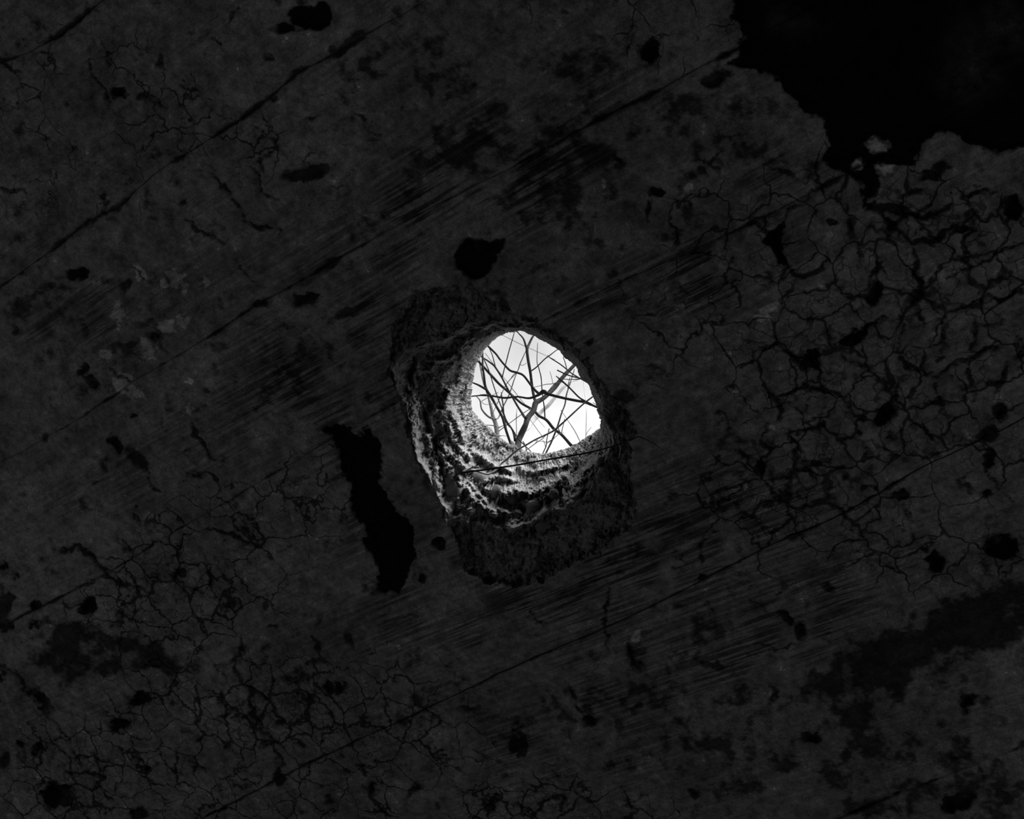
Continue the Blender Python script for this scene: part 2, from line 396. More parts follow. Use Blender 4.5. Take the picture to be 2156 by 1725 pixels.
CRACKS = [  # width, points
 (4,[(185,120),(195,155),(225,200),(235,235)]),(4,[(300,195),(320,205),(350,225)]),(4,[(380,185),(410,185),(425,195)]),(4,[(425,75),(465,95),(485,115)]),(4,[(525,265),(580,300),(570,320),(550,335),(548,360)]),(4,[(440,345),(480,400),(510,440),(520,480)]),(5,[(510,470),(545,480),(590,482),(588,500)]),(5,[(390,465),(415,490),(440,498),(470,510)]),(5,[(0,400),(60,405)]),(5,[(90,435),(120,435)]),(3,[(280,550),(300,590)]),(4,[(500,560),(530,590)]),(6,[(230,775),(245,795),(285,805)]),(5,[(235,800),(230,825)]),(4,[(480,50),(500,20)]),(4,[(225,110),(230,145)]),(5,[(530,345),(545,395),(590,420)]),(4,[(740,240),(790,280),(800,300)]),(3,[(630,260),(680,250)]),(4,[(5,130),(35,145)]),
 (12,[(1818,440),(1878,440),(1928,452),(1968,452),(2003,440)]),(11,[(1858,450),(1898,490),(1918,510),(1968,505),(2008,485),(2048,475)]),(5,[(2028,420),(2068,400),(2098,410),(2108,435)]),(5,[(2048,450),(2045,480),(2033,515),(2028,550)]),(10,[(1923,510),(1933,540),(1928,575),(1953,615)]),(7,[(1748,520),(1738,560),(1708,575),(1673,585),(1658,560)]),(5,[(1798,510),(1818,540)]),(5,[(1853,545),(1848,575),(1823,605),(1808,612)]),(5,[(1643,645),(1658,615),(1678,595)]),(6,[(1573,720),(1588,740),(1583,765),(1568,780)]),(6,[(1588,727),(1628,725),(1663,745),(1698,780),(1703,810),(1733,825),(1728,845)]),(5,[(1768,725),(1778,755),(1818,765),(1833,785)]),(8,[(1888,735),(1903,765),(1938,780),(1978,790),(2008,770),(2043,760)]),(5,[(1893,665),(1903,700),(1888,735)]),(5,[(2048,760),(2043,800),(2053,845)]),(7,[(1518,320),(1493,345),(1458,370),(1430,375)]),(5,[(1458,330),(1500,345),(1520,360)]),(4,[(1148,200),(1168,205),(1183,220)]),(6,[(1303,595),(1308,620)]),(7,[(1340,612),(1347,645)]),(6,[(1735,825),(1765,830),(1790,875),(1830,885)]),(6,[(1700,810),(1660,830),(1620,840)]),(6,[(1615,820),(1650,865),(1640,885)]),(5,[(1733,800),(1730,900),(1720,920)]),(5,[(1895,805),(1893,835),(1870,855),(1850,870)]),(6,[(2043,760),(2080,740),(2105,730)]),(6,[(2045,640),(2048,700),(2045,740)]),(6,[(2035,650),(2080,630),(2156,620)]),(4,[(2040,690),(2090,690),(2120,670)]),(5,[(1925,640),(1940,690),(1935,685)]),(4,[(1975,670),(1995,680),(1985,720),(1950,735)]),(4,[(1960,750),(1975,760),(1990,755)]),(5,[(1980,790),(1965,820),(1980,840)]),(5,[(1490,300),(1520,280),(1560,290)]),(5,[(1410,410),(1440,415),(1480,410)]),(6,[(1365,420),(1360,470),(1345,480)]),(4,[(1295,320),(1315,345)]),(5,[(1610,345),(1640,355),(1665,370)]),(4,[(1640,470),(1690,430),(1720,400)]),(5,[(2156,505),(2060,550),(2000,590)]),(6,[(2010,588),(2045,605)]),(5,[(2098,590),(2110,600)]),
 (7,[(135,1150),(170,1152),(190,1167),(205,1187),(230,1212),(255,1232),(280,1240)]),(4,[(380,1012),(410,1004),(440,1002),(455,1017),(465,1032)]),(4,[(310,997),(330,1032),(350,1037)]),(6,[(440,1117),(480,1120),(520,1137),(555,1152)]),(4,[(425,1172),(435,1197),(450,1212),(452,1252),(460,1267)]),(5,[(340,1207),(380,1232),(415,1247),(435,1257)]),(6,[(500,1332),(505,1382),(495,1412),(505,1437),(525,1457),(520,1487),(530,1512),(550,1537),(575,1562),(575,1582),(595,1602),(590,1622)]),(5,[(455,1412),(470,1402),(500,1392),(530,1397),(545,1412)]),(5,[(450,1432),(475,1437),(480,1452)]),(5,[(465,1477),(475,1492),(460,1512)]),(4,[(520,1507),(485,1510)]),(4,[(525,1462),(565,1475)]),(5,[(615,1562),(645,1570)]),(5,[(660,1337),(670,1362),(665,1392),(690,1402)]),(4,[(640,1427),(605,1442)]),(5,[(395,1597),(410,1622),(435,1632)]),(4,[(485,1572),(510,1602)]),(6,[(125,1612),(165,1627),(200,1632)]),(4,[(155,1582),(175,1612)]),(5,[(205,1652),(230,1682)]),(6,[(780,1662),(800,1697),(840,1722)]),(4,[(750,1607),(780,1632)]),(5,[(850,1687),(880,1662)]),(5,[(1000,1577),(1020,1602)]),(6,[(1045,1667),(1030,1702),(1025,1730)]),(5,[(0,1392),(30,1427),(65,1467),(100,1507),(130,1547),(150,1580)]),(5,[(400,892),(415,917),(435,942),(455,972)]),(4,[(290,1067),(297,1107)]),(4,[(670,1287),(672,1322)]),(4,[(300,1205),(305,1240)]),(4,[(375,1130),(380,1165),(360,1180)]),(5,[(480,1640),(500,1660),(540,1650)]),(5,[(600,1662),(625,1690),(610,1720)]),
 (5,[(1693,972),(1728,982),(1778,994),(1793,1012),(1818,1032),(1843,1037)]),(7,[(1663,917),(1693,967)]),(7,[(1688,967),(1718,1012)]),(5,[(1668,912),(1728,897),(1733,862)]),(6,[(1670,982),(1693,972)]),(4,[(1863,937),(1873,957),(1918,967),(1933,982)]),(5,[(1928,882),(1948,917),(1978,937)]),(6,[(2053,987),(2018,1012),(2043,1042)]),(4,[(2073,982),(2108,1037),(2128,1057)]),(4,[(2008,1017),(2053,1037)]),(4,[(1913,1112),(1918,1132),(1943,1157)]),(4,[(1753,1162),(1778,1152),(1803,1157)]),(4,[(1698,1122),(1693,1152)]),(4,[(1478,1142),(1480,1182)]),(4,[(1478,1140),(1503,1117)]),(4,[(1428,1172),(1463,1197)]),(4,[(1488,1262),(1505,1307)]),(5,[(1278,1242),(1273,1287),(1280,1327),(1273,1387)]),(5,[(1318,1342),(1330,1377),(1343,1417)]),(6,[(1193,1437),(1208,1472),(1233,1507)]),(5,[(1643,1207),(1653,1237),(1638,1262)]),(4,[(1593,1352),(1628,1367),(1678,1362)]),(7,[(1618,1432),(1633,1462),(1623,1482)]),(5,[(1558,1077),(1583,1092),(1598,1107),(1623,1122)]),(4,[(1508,1037),(1558,1032)]),(6,[(1078,1692),(1123,1707),(1158,1672),(1188,1682),(1193,1707)]),(5,[(1173,1622),(1188,1652)]),(5,[(2003,1582),(2043,1602),(2068,1617)]),(4,[(1118,1292),(1133,1312),(1153,1317)]),(4,[(1310,900),(1332,915)]),(5,[(1620,890),(1600,930),(1640,945)]),(4,[(1500,870),(1530,880),(1540,900)]),(5,[(1890,1060),(1910,1080),(1915,1110)])]
LICHEN = [(370,582,30,18,10),(342,600,11,12,0),(398,602,13,14,0),(440,590,12,14,0),(290,575,12,22,20),(300,735,30,24,0),(262,805,34,20,-20),(285,828,20,14,0),(405,805,10,9,0),(220,745,12,12,0),(355,690,20,16,0),(385,680,14,14,0),(250,660,16,24,0),(400,858,14,12,0),(1273,385,8,10,0),(1450,395,8,12,0),(1620,650,22,10,0),(1605,665,24,12,0),(1560,1035,14,10,0),(1550,830,10,6,0),(1800,345,14,14,0),(1848,305,22,16,0),(1863,355,22,16,0),(835,1360,10,10,0),(1340,1335,16,16,0),(540,1085,12,12,0),(1100,700,10,6,0),(1785,1190,10,10,0),(1630,900,10,10,0)]
GRAIN = [(1000,400,420,140,-32,1),(1430,600,300,100,-20,1),(720,760,300,180,-32,.9),(1250,1210,420,150,-30,1),(1660,1310,300,100,-30,.9),(190,650,150,80,-20,.8),(720,1050,70,140,0,.8),(1500,1150,300,140,-30,.8),(1100,1550,300,100,-30,.6),(350,960,400,90,-30,.45),(1300,1480,400,160,-30,.7),(1600,380,150,80,-32,.7),(900,1250,200,120,-30,.8),(2000,650,150,60,-20,.3),(1560,100,80,120,-40,.4),(500,520,300,80,-32,.4)]
CRAZE = [(1850,650,430,330,0,1),(450,1200,330,150,-30,.8),(560,1560,420,190,0,.85),(1830,960,380,170,-20,.9),(150,1650,260,130,0,.8),(250,250,380,220,0,.35),(1150,1690,260,70,0,.7),(640,330,200,120,0,.4),(1400,60,200,100,0,.4),(1950,1150,250,100,0,.6),(1700,1000,160,80,0,.6)]

def ell(px, py, e):
    x, y, a, b, tl = e[:5]
    c, s = math.cos(math.radians(tl)), math.sin(math.radians(tl))
    dx, dy = px - x, py - y
    return np.hypot((dx * c + dy * s) / a, (-dx * s + dy * c) / b)

_rng = np.random.default_rng(4)
for _ in range(230):                       # small unplanned pits, denser where the face is crazed
    x_, y_ = _rng.uniform(0, W), _rng.uniform(0, H)
    w_ = max([e[5] * max(0, 1.4 - float(np.hypot((x_ - e[0]) / e[2], (y_ - e[1]) / e[3]))) for e in CRAZE] + [0.15])
    if _rng.uniform() < w_ + 0.1:
        r_ = _rng.uniform(2.5, 8.5) * _rng.uniform(0.5, 1.0)
        PITS.append((x_, y_, r_ * _rng.uniform(1, 1.7), r_, _rng.uniform(-60, 20)))

def ceiling_fields(px, py, seam_px):
    """surface marks at the given points; px-unit distances"""
    n = len(px)
    w1x = fbm(px / 34, py / 34, oct=4, seed=201, rough=.6); w1y = fbm(px / 34, py / 34, oct=4, seed=231, rough=.6)
    qx, qy = px + 15 * w1x + 5 * fbm(px / 9, py / 9, oct=2, seed=321), py + 15 * w1y + 5 * fbm(px / 9, py / 9, oct=2, seed=331)          # ragged outlines
    bx_ = 26 * fbm(px / 90, py / 90, oct=5, seed=301, rough=.65); by_ = 26 * fbm(px / 90, py / 90, oct=5, seed=311, rough=.65)
    wide = fbm(px / 60, py / 60, oct=3, seed=251)
    pit = np.full(n, -30.0); depth = np.full(n, 0.86)
    for e in PITS:
        m = np.nonzero((np.abs(px - e[0]) < 140) & (np.abs(py - e[1]) < 140))[0]
        if len(m):
            r_ = min(e[2], e[3])
            v = (1 - ell(qx[m], qy[m], e)) * r_ - 1.0
            pit[m] = np.maximum(pit[m], v)
            depth[m] = np.where(v > -6, np.clip(0.70 + 0.011 * min(r_, 24) + 0.3 * wide[m], 0.45, 0.965), depth[m])
    for poly in PIT_POLYS:
        gx, gy = (qx + bx_, qy + by_) if len(poly) > 7 else (qx, qy)
        d = seg_dist(gx, gy, poly + [poly[0]], 60)
        v = np.where(in_poly(gx, gy, poly), np.minimum(d, 60), -np.minimum(d, 60))
        pit = np.maximum(pit, v); depth = np.where(v > -8, 0.965, depth)
    for e in ((1848,305,24,16,0),(1803,345,16,14,0),(1863,357,22,16,0)):
        pit = np.minimum(pit, (ell(qx, qy, e) - 1) * 16)
    for e in ((1668,50,50,36,20),(2055,110,75,120,15),(2130,60,40,60,0)):
        depth = np.where(pit > 0, np.minimum(depth, 0.965 - 0.16 * np.clip(1.3 - ell(qx, qy, e), 0, 1) * (0.5 + 0.9 * np.clip(wide + .3, 0, 1))), depth)
    ck = np.full(n, 40.0)
    for w, line in CRACKS:
        d = seg_dist(qx, qy, line, 45)
        ok = np.isfinite(d)
        # taper towards both ends
        e0, e1 = line[0], line[-1]
        tp = np.clip(np.minimum(np.hypot(qx[ok] - e0[0], qy[ok] - e0[1]), np.hypot(qx[ok] - e1[0], qy[ok] - e1[1])) / 26.0, 0, 1)
        ck[ok] = np.minimum(ck[ok], d[ok] - w * (0.18 + 0.42 * tp + 0.45 * wide[ok]) - 0.6)
    sm_ = seam_px + 5 * w1x - np.clip(0.2 + 11.0 * fbm(px / 80, py / 80, oct=4, seed=261, rough=.65), -6, 8)
    dark = np.maximum(np.maximum(pit, -ck), -sm_)
    depth = np.where((-sm_ >= dark - 1e-6), np.minimum(depth, 0.80), depth)
    soot = np.zeros(n)
    for poly, s, soft in SOOT_POLYS:
        d = seg_dist(qx, qy, poly + [poly[0]], 80)
        v = np.where(in_poly(qx, qy, poly), np.minimum(d, 80), -np.minimum(d, 80)) / soft
        soot = np.maximum(soot, s * np.clip(0.55 + 0.45 * v, 0, 1))
    for e in SOOT:
        soot = np.maximum(soot, e[5] * np.clip(1.35 - ell(px, py, e), 0, 1))
    mot = fbm(px / 46, py / 46, oct=5, seed=271, rough=.72)
    mot2 = fbm(px / 150, py / 150, oct=5, seed=281, rough=.62)
    sootm = sstep(0.20, 0.85, soot + 1.25 * mot)
    tone = 0.30 * (1 + 0.45 * mot2 + 0.62 * mot) * (1 - 0.83 * sootm)
    tone = np.clip(tone, 0.012, 0.5)
    lich = np.zeros(n)
    for e in LICHEN:
        m = np.nonzero((np.abs(px - e[0]) < 60) & (np.abs(py - e[1]) < 60))[0]
        if len(m): lich[m] = np.maximum(lich[m], np.clip(1.35 - ell(qx[m], qy[m], e), 0, 1))
    grain = np.full(n, 0.26)
    for e in GRAIN: grain = np.maximum(grain, e[5] * np.clip(1.5 - ell(px, py, e), 0, 1))
    grain = grain * sstep(-0.55, 0.30, fbm(px / 70, py / 70, oct=4, seed=291))
    craze = np.full(n, 0.14)
    for e in CRAZE: craze = np.maximum(craze, e[5] * np.clip(1.5 - ell(px, py, e), 0, 1))
    craze = craze * (0.62 + 0.75 * fbm(px / 90, py / 90, oct=3, seed=295)) 
    return np.clip(dark, -30, 30), depth, tone, lich, grain, craze

def seam_uv(line):
    q = np.array([P(x, y, 0)[:2] for x, y in line])
    u = q @ UDIR; v = q @ VDIR
    o_ = np.argsort(u); return u[o_], v[o_]

def seam_v(k, u):
    su, sv = SUV[k]
    v = np.interp(u, su, sv)
    g0 = (sv[1] - sv[0]) / (su[1] - su[0]); g1 = (sv[-1] - sv[-2]) / (su[-1] - su[-2])
    v = np.where(u < su[0], sv[0] + (u - su[0]) * g0 * 0.3, v)
    v = np.where(u > su[-1], sv[-1] + (u - su[-1]) * g1 * 0.3, v)
    return v + 0.004 * fbm(u * 9.0, np.full_like(u, k * 7.7), oct=4, seed=40)
SUV = [seam_uv(s) for s in SEAMS]
corner = np.array([P(x, y, 0)[:2] for x, y in ((0, 0), (W, 0), (0, H), (W, H))])
uu, vv = corner @ UDIR, corner @ VDIR
VMIN, VMAX = vv.min() - 0.45, vv.max() + 0.35
_, spall_r = polar(SPALL, 720, 15.0, 3)
def in_spall(px, py, k=1.0):
    th = np.arctan2(py - CY, px - CX); r = np.hypot(px - CX, py - CY)
    rr = np.interp((th + np.pi) / (2 * np.pi) * 720, np.arange(721), np.append(spall_r, spall_r[0]))
    return r < rr * k

STEP = 0.0046
# the frame outline in u,v, to trim each strip
fr = np.array([P(x, y, 0)[:2] for x, y in [(a, b) for a in np.linspace(0, W, 30) for b in np.linspace(0, H, 30)]])
fu, fv = fr @ UDIR, fr @ VDIR
for k in range(len(SEAMS) + 1):
    ua = np.linspace(uu.min() - 0.6, uu.max() + 0.6, 600)
    lo = seam_v(k - 1, ua) if k else np.full_like(ua, VMIN)
    hi = seam_v(k, ua) if k < len(SEAMS) else np.full_like(ua, VMAX)
    hi = np.maximum(hi, lo + 0.03)
    il, ih = np.interp(fu, ua, lo), np.interp(fu, ua, hi)
    sel = (fv > il - 0.06) & (fv < ih + 0.06)
    if not sel.any(): continue
    u0, u1 = fu[sel].min() - 0.55, fu[sel].max() + 0.75
    nu = int((u1 - u0) / STEP) + 2
    u = np.linspace(u0, u1, nu)
    lo, hi = np.interp(u, ua, lo), np.interp(u, ua, hi)
    nv = int((hi - lo).max() / STEP) + 2
    s = np.linspace(0, 1, nv)
    gap = 0.0002
    V = (lo + gap)[:, None] * (1 - s) + (hi - gap)[:, None] * s
    U = np.repeat(u[:, None], nv, 1)
    X = U * UDIR[0] + V * VDIR[0]; Y = U * UDIR[1] + V * VDIR[1]
    px, py = to_px(np.stack([X, Y, np.full_like(X, CEIL)], -1))
    px, py = px.ravel(), py.ravel()
    xf, yf = X.ravel(), Y.ravel()
    edge = np.minimum(V - lo[:, None] - gap, hi[:, None] - gap - V).ravel()
    dark, depth, tone, lich, grain, craze = ceiling_fields(px, py, edge * 1000.0)
    rough = fbm(xf * 30, yf * 30, oct=4, seed=5)
    z = 0.0035 * fbm(xf * 2.5, yf * 2.5, oct=3, seed=6) + 0.0014 * rough
    z += 0.010 * sstep(-3, 12, dark + 6 * rough) + 0.0012 * np.exp(-edge / 0.006)
    z += 0.0008 * ((k * 37) % 5 - 2)
    z = np.clip(z, -0.006, 0.019)
    verts = np.stack([xf, yf, CEIL + z], -1)
    idx = np.arange(nu * nv).reshape(nu, nv)
    quads = np.stack([idx[:-1, :-1], idx[1:, :-1], idx[1:, 1:], idx[:-1, 1:]], -1).reshape(-1, 4)
    cx_, cy_ = px[quads].mean(1), py[quads].mean(1)
    quads = quads[~in_spall(cx_, cy_)]
    used = np.zeros(len(verts), bool); used[quads.ravel()] = True
    remap = np.cumsum(used) - 1
    ob = mesh_obj('concrete_strip', verts[used], remap[quads], M_board, ceiling,
                  attrs={k_: v_[used] for k_, v_ in (('dark', dark), ('depth', depth), ('tone', tone), ('lichen', lich), ('grain', grain), ('crazing', craze))})

# ---- the broken hole: one surface from the outer spall to the rim open to the sky
NTH, NR = 1150, 250
th, r_sp = polar(SPALL, NTH, 15.0, 3)
_, r_fl = polar(FLARE, NTH, 9.0, 11)
_, r_sk = polar(SKY, NTH, 3.0, 21)
r_sp = np.maximum(r_sp, r_fl + 8)
deg = np.degrees(th)
def by_angle(tab):
    a = np.array(tab, float); a = a[np.argsort(a[:, 0])]
    x = np.concatenate([a[:, 0] - 360, a[:, 0], a[:, 0] + 360])
    return [np.interp(deg, x, np.tile(a[:, i], 3)) for i in range(1, a.shape[1])]
# angle (image, y down): end of first step, end of flat shelf, shelf height, lean of the shaft (1: hidden overhang side)
S1, S2, HS, HR, OV = by_angle([(-160, .22, .62, .12, .02, 0), (-135, .1, .6, .06, .06, .05), (-110, .1, .5, .05, .04, .25), (-90, .1, .4, .045, .02, .6), (-60, .1, .4, .03, .01, 1), (-30, .1, .4, .03, .01, 1), (0, .1, .4, .03, .01, 1),
                           (12, .1, .35, .04, .01, .6), (22, .1, .25, .06, .02, .15), (30, .1, .2, .075, .02, 0), (45, .1, .2, .08, .02, 0), (70, .06, .32, .045, .06, 0), (90, .06, .38, .045, .075, 0), (110, .06, .42, .05, .085, 0), (130, .08, .45, .055, .085, 0), (150, .26, .5, .155, .02, 0), (175, .26, .58, .15, .02, 0)])
sp = np.linspace(0, 1, NR)[None, :]
A_ = 0.26                                   # share of rows for the shallow spall ring
R = np.zeros((NTH, NR)); Hh = np.zeros((NTH, NR)); SS = np.zeros((NTH, NR))
outer = (sp < A_)
q = np.clip(sp / A_, 0, 1)
R_out = (r_sp * 1.012)[:, None] * (1 - q) + r_fl[:, None] * q
H_out = 0.010 + 0.018 * sstep(0.02, 0.12, q) + 0.004 * q
s = np.clip((sp - A_) / (1 - A_), 0, 1)
ct, st_ = np.cos(th)[:, None], np.sin(th)[:, None]
warp = 0.07 * fbm(ct * 5 + 9, st_ * 5 + 9, s * 2.0, oct=4, seed=31)
sw = np.clip(s + warp * np.sin(np.pi * s), 0, 1)
s1, s2, hs = S1[:, None], S2[:, None], HS[:, None]
h0 = 0.032
Hin = h0 + (hs - h0) * np.clip(sw / s1, 0, 1) + HR[:, None] * sstep(0, 1, (sw - s1) / np.maximum(s2 - s1, .05)) + (T - HR[:, None] - hs) * np.clip((sw - s2) / (1 - s2), 0, 1) ** 0.9
R_in = r_fl[:, None] * (1 - s) + r_sk[:, None] * s
# on the overhanging side the visible edge is the underside lip, the shaft leans back behind it
ov = OV[:, None]
R_ov = np.where(s < 0.55, r_fl[:, None] * (1 - s / 0.55) + r_sk[:, None] * (s / 0.55), r_sk[:, None] + 34 * (s - 0.55) / 0.45)
H_ov = np.where(s < 0.55, h0 + 0.05 * (s / 0.55), h0 + 0.05 + (T - h0 - 0.05) * (s - 0.55) / 0.45)
R_in = R_in * (1 - ov) + R_ov * ov
Hin = Hin * (1 - ov) + H_ov * ov
R_in = R_in + np.sin(np.pi * s) ** 0.5 * (1 - ov) * (5.0 * fbm(th[:, None] * 26, s * 3.5, oct=5, seed=401, rough=.65) + 4.5 * fbm(th[:, None] * 60, s * 22, oct=3, seed=411))
R = np.where(outer, R_out, R_in); Hh = np.where(outer, H_out, Hin)
PX, PY = CX + R * ct, CY + R * st_
RIDGES = [  # lit width px, points
 (5,[(824,777),(835,804),(860,815),(873,832)]),(5,[(878,762),(878,780),(873,793),(875,819),(877,828)]),(12,[(875,832),(884,850),(886,872),(882,894),(875,912)]),(6,[(873,916),(876,938),(877,960),(890,980),(906,1000)]),
 (5,[(893,846),(904,872),(915,907),(912,921)]),(11,[(908,916),(915,943),(923,969),(926,993),(925,1024)]),(6,[(906,1004),(908,1018),(921,1035),(928,1055),(939,1070),(938,1088),(942,1101)]),
 (8,[(917,863),(934,868),(948,859),(963,883),(974,910),(979,925)]),(8,[(943,859),(945,839),(952,824),(965,815),(974,797),(977,762),(972,742)]),(5,[(910,776),(919,761),(939,758),(956,750)]),
 (12,[(934,927),(952,956),(970,971),(994,987)]),(11,[(928,951),(943,976),(961,1000),(983,1022),(996,1042)]),(8,[(961,925),(974,947),(992,962)]),(5,[(950,894),(952,916)]),
 (6,[(997,949),(1025,965),(1040,980),(1064,982),(1079,993)]),(13,[(1066,1034),(1090,1030),(1118,1030),(1146,1023),(1164,1013),(1183,1004)]),(8,[(1105,1054),(1127,1052),(1149,1041),(1164,1035)]),
 (7,[(1151,1075),(1179,1071),(1201,1058),(1207,1045),(1220,1034)]),(5,[(1075,1115),(1090,1106),(1114,1102),(1127,1093),(1149,1076)]),(12,[(1216,1034),(1220,1012),(1227,991),(1249,976),(1257,960)]),(6,[(1249,976),(1270,958),(1285,950)]),
 (7,[(1010,1056),(1025,1067),(1040,1078)]),(6,[(990,1023),(1016,1045),(1025,1067)]),(4,[(1049,1071),(1066,1078),(1073,1084)]),
 (4,[(935,722),(956,708),(966,698),(987,682)]),(4,[(992,713),(1008,708),(1018,692),(1039,682),(1062,692),(1088,694),(1106,689),(1135,703),(1161,721)]),(6,[(966,752),(974,729),(992,716)]),(4,[(979,734),(1000,724)]),
 (5,[(1100,985),(1130,992),(1160,985),(1195,975)]),(5,[(1240,1000),(1252,985),(1268,970)]),(6,[(1020,1010),(1050,1000),(1090,1010)])]
pxf, pyf = PX.ravel(), PY.ravel()
dxh, dyh = CX - pxf, CY - pyf; dl = np.hypot(dxh, dyh) + 1e-6; dxh /= dl; dyh /= dl
jx = 4.5 * fbm(pxf / 16, pyf / 16, oct=4, seed=51, rough=.6); jy = 4.5 * fbm(pxf / 16, pyf / 16, oct=4, seed=52, rough=.6)
fin = np.zeros(len(pxf))
for w, line in RIDGES:
    d = seg_dist(pxf + jx + dxh * w * 0.45, pyf + jy + dyh * w * 0.45, line, 45)
    ok = np.isfinite(d)
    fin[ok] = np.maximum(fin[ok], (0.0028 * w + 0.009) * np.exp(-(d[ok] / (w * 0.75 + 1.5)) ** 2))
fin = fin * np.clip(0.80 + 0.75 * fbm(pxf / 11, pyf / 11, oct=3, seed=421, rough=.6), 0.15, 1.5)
sfull = np.where(outer, 0, s * np.ones_like(R)).ravel()
ovf = (ov * np.ones_like(R)).ravel()
wallness = sstep(-0.04, 0.06, sfull) * (1 - sstep(0.93, 1.0, sfull))
base = P(pxf, pyf, Hh.ravel())
wx, wy, wz = base.T
crag = ridged(wx * 24, wy * 24, wz * 5, oct=5, seed=61) - 0.55
gran = fbm(wx * 80, wy * 80, wz * 34, oct=4, seed=71, rough=0.68)
strat = fbm(wx * 30, wy * 30, wz * 80, oct=3, seed=81)
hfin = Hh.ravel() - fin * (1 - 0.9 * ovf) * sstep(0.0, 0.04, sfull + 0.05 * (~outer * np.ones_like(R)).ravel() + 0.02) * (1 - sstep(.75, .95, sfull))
hfin += wallness * (1 - 0.8 * ovf) * ((0.030 - 0.017 * sstep(.40, .62, sfull)) * crag + (0.0145 - 0.001 * sstep(.45, .7, sfull)) * gran + 0.002 * strat)
hfin += np.where(sfull == 0, 0.012 * (ridged(wx * 24, wy * 24, oct=4, seed=91) - 0.5) + 0.006 * gran, 0) * sstep(0.02, 0.1, np.broadcast_to(q, R.shape).ravel())
hfin = np.clip(hfin, 0.004, T + 0.02)
pos = P(pxf, pyf, hfin)
dirt_and_light = np.where(sfull == 0, 0.36, 0.36 - 0.55 * sstep(0.0, 0.30, sfull)) - fin * 22  # grime on the spall; the lit ridges are painted lighter as well
dirt_and_light = np.clip(dirt_and_light, -0.6, 1)
# flange above the rim so the slab closes on top
fl_r = r_sk + 34 * OV + 60
flange = P(CX + (r_sk + 34 * OV + 6) * np.cos(th), CY + (r_sk + 34 * OV + 6) * np.sin(th), T + 0.015 + 0.02 * fbm(np.cos(th) * 9, np.sin(th) * 9, seed=7))
flange2 = P(CX + (r_sk + 150) * np.cos(th), CY + (r_sk + 150) * np.sin(th), T + 0.004)
grid = np.concatenate([pos.reshape(NTH, NR, 3), flange[:, None], flange2[:, None]], 1)
NRR = NR + 2
idx = np.arange(NTH * NRR).reshape(NTH, NRR); nxt = np.roll(idx, -1, 0)
quads = np.stack([idx[:, :-1], idx[:, 1:], nxt[:, 1:], nxt[:, :-1]], -1).reshape(-1, 4)
dg = np.concatenate([dirt_and_light.reshape(NTH, NR), np.full((NTH, 2), 0.3)], 1)
hole = mesh_obj('hole_wall', grid.reshape(-1, 3), quads, M_broken, ceiling, attrs={'dirt_and_light': dg.ravel()})
tag(hole, 'rough broken concrete of the ragged hole, lit from above')

# ---- rounded aggregate stones left in the broken face
def stone_mesh(seed):
    import bmesh
    bm = bmesh.new(); bmesh.ops.create_icosphere(bm, subdivisions=4, radius=1.0)
    co = np.array([v.co[:] for v in bm.verts])
    rng = np.random.default_rng(seed)
    k = 1 + 0.16 * fbm(co[:, 0] * 1.3 + seed, co[:, 1] * 1.3, co[:, 2] * 1.3, 3, seed) + 0.03 * fbm(co[:, 0] * 6, co[:, 1] * 6 + seed, co[:, 2] * 6, 3, seed + 5)
    for _ in range(6):                     # a few flattened faces
        d = rng.normal(size=3); d /= np.linalg.norm(d)
        lim = rng.uniform(0.70, 0.9)
        dd = (co * k[:, None]) @ d
        k = np.where(dd > lim, k * (1 - 0.75 * (dd - lim) / np.maximum(dd, 1e-6)), k)
    for v, c in zip(bm.verts, co * k[:, None]): v.co = c
    me = bpy.data.meshes.new('stone'); bm.to_mesh(me); bm.free()
    me.polygons.foreach_set('use_smooth', np.ones(len(me.polygons), bool))
    me.materials.append(M_stone)
    return me
STONES = [(1045,1037,19),(1011,1010,20),(1081,1051,16),(1123,1072,19),(1140,1107,17),(954,1030,23),(1001,1086,20),(1115,1014,7),(1166,1040,13),(1187,1007,7),(1266,972,11),(1090,1084,12),(884,745,16),(976,668,15),(838,752,13),(1007,700,13),(1052,1008,8),(1200,1030,9),(1095,1002,6),(1140,1010,9),(900,800,9),(1035,690,9)]
smesh = [stone_mesh(s_) for s_ in range(6)]
hgrid = hfin.reshape(NTH, NR)
for i, (x, y, r) in enumerate(STONES):
    d2 = (pxf - x) ** 2 + (pyf - y) ** 2
    hz = hfin[np.argmin(d2)]
    c = P(x, y, hz); dist = np.linalg.norm(c - CAM); rad = r * dist / F
    ob = bpy.data.objects.new('stone', smesh[i % 6]); C.objects.link(ob)
    ob.parent = ceiling
    ob.location = P(x, y, hz + rad * 0.22)
    ob.rotation_euler = (i * 1.3, i * 2.1, i * 0.7)
    ob.scale = (rad, rad * (0.85 + 0.05 * (i % 4)), rad * 0.85)

# ------------------------------------------------------------------ the rest of the room and the ground outside
def wall(name, parts, label):
    v, f = [], []
    for p_ in parts:
        a, b = box_data(*p_); k = len(v); v += a; f += [tuple(i + k for i in q_) for q_ in b]
    tag(mesh_obj(name, v, f, M_wall, smooth=False), label, 'wall', kind='structure')
tw = 0.3
zt = CEIL + 0.02
for sd_name, xa, xb in (('left', x0 - tw, x0), ('right', x1, x1 + tw)):
    a, b, hh = DOORS[sd_name]
    wall('wall_' + sd_name, [(xa, xb, y0, a, 0, zt), (xa, xb, b, y1, 0, zt), (xa, xb, a, b, hh, zt)], 'bare concrete wall with a doorway added for fill light, outside the picture')
wall('wall_front', [(x0 - tw, x1 + tw, y1, y1 + tw, 0, zt)], 'bare concrete end wall, outside the picture')
wall('wall_back', [(x0 - tw, x1 + tw, y0 - tw, y0, 0, zt)], 'bare concrete wall behind the viewer, outside the picture')
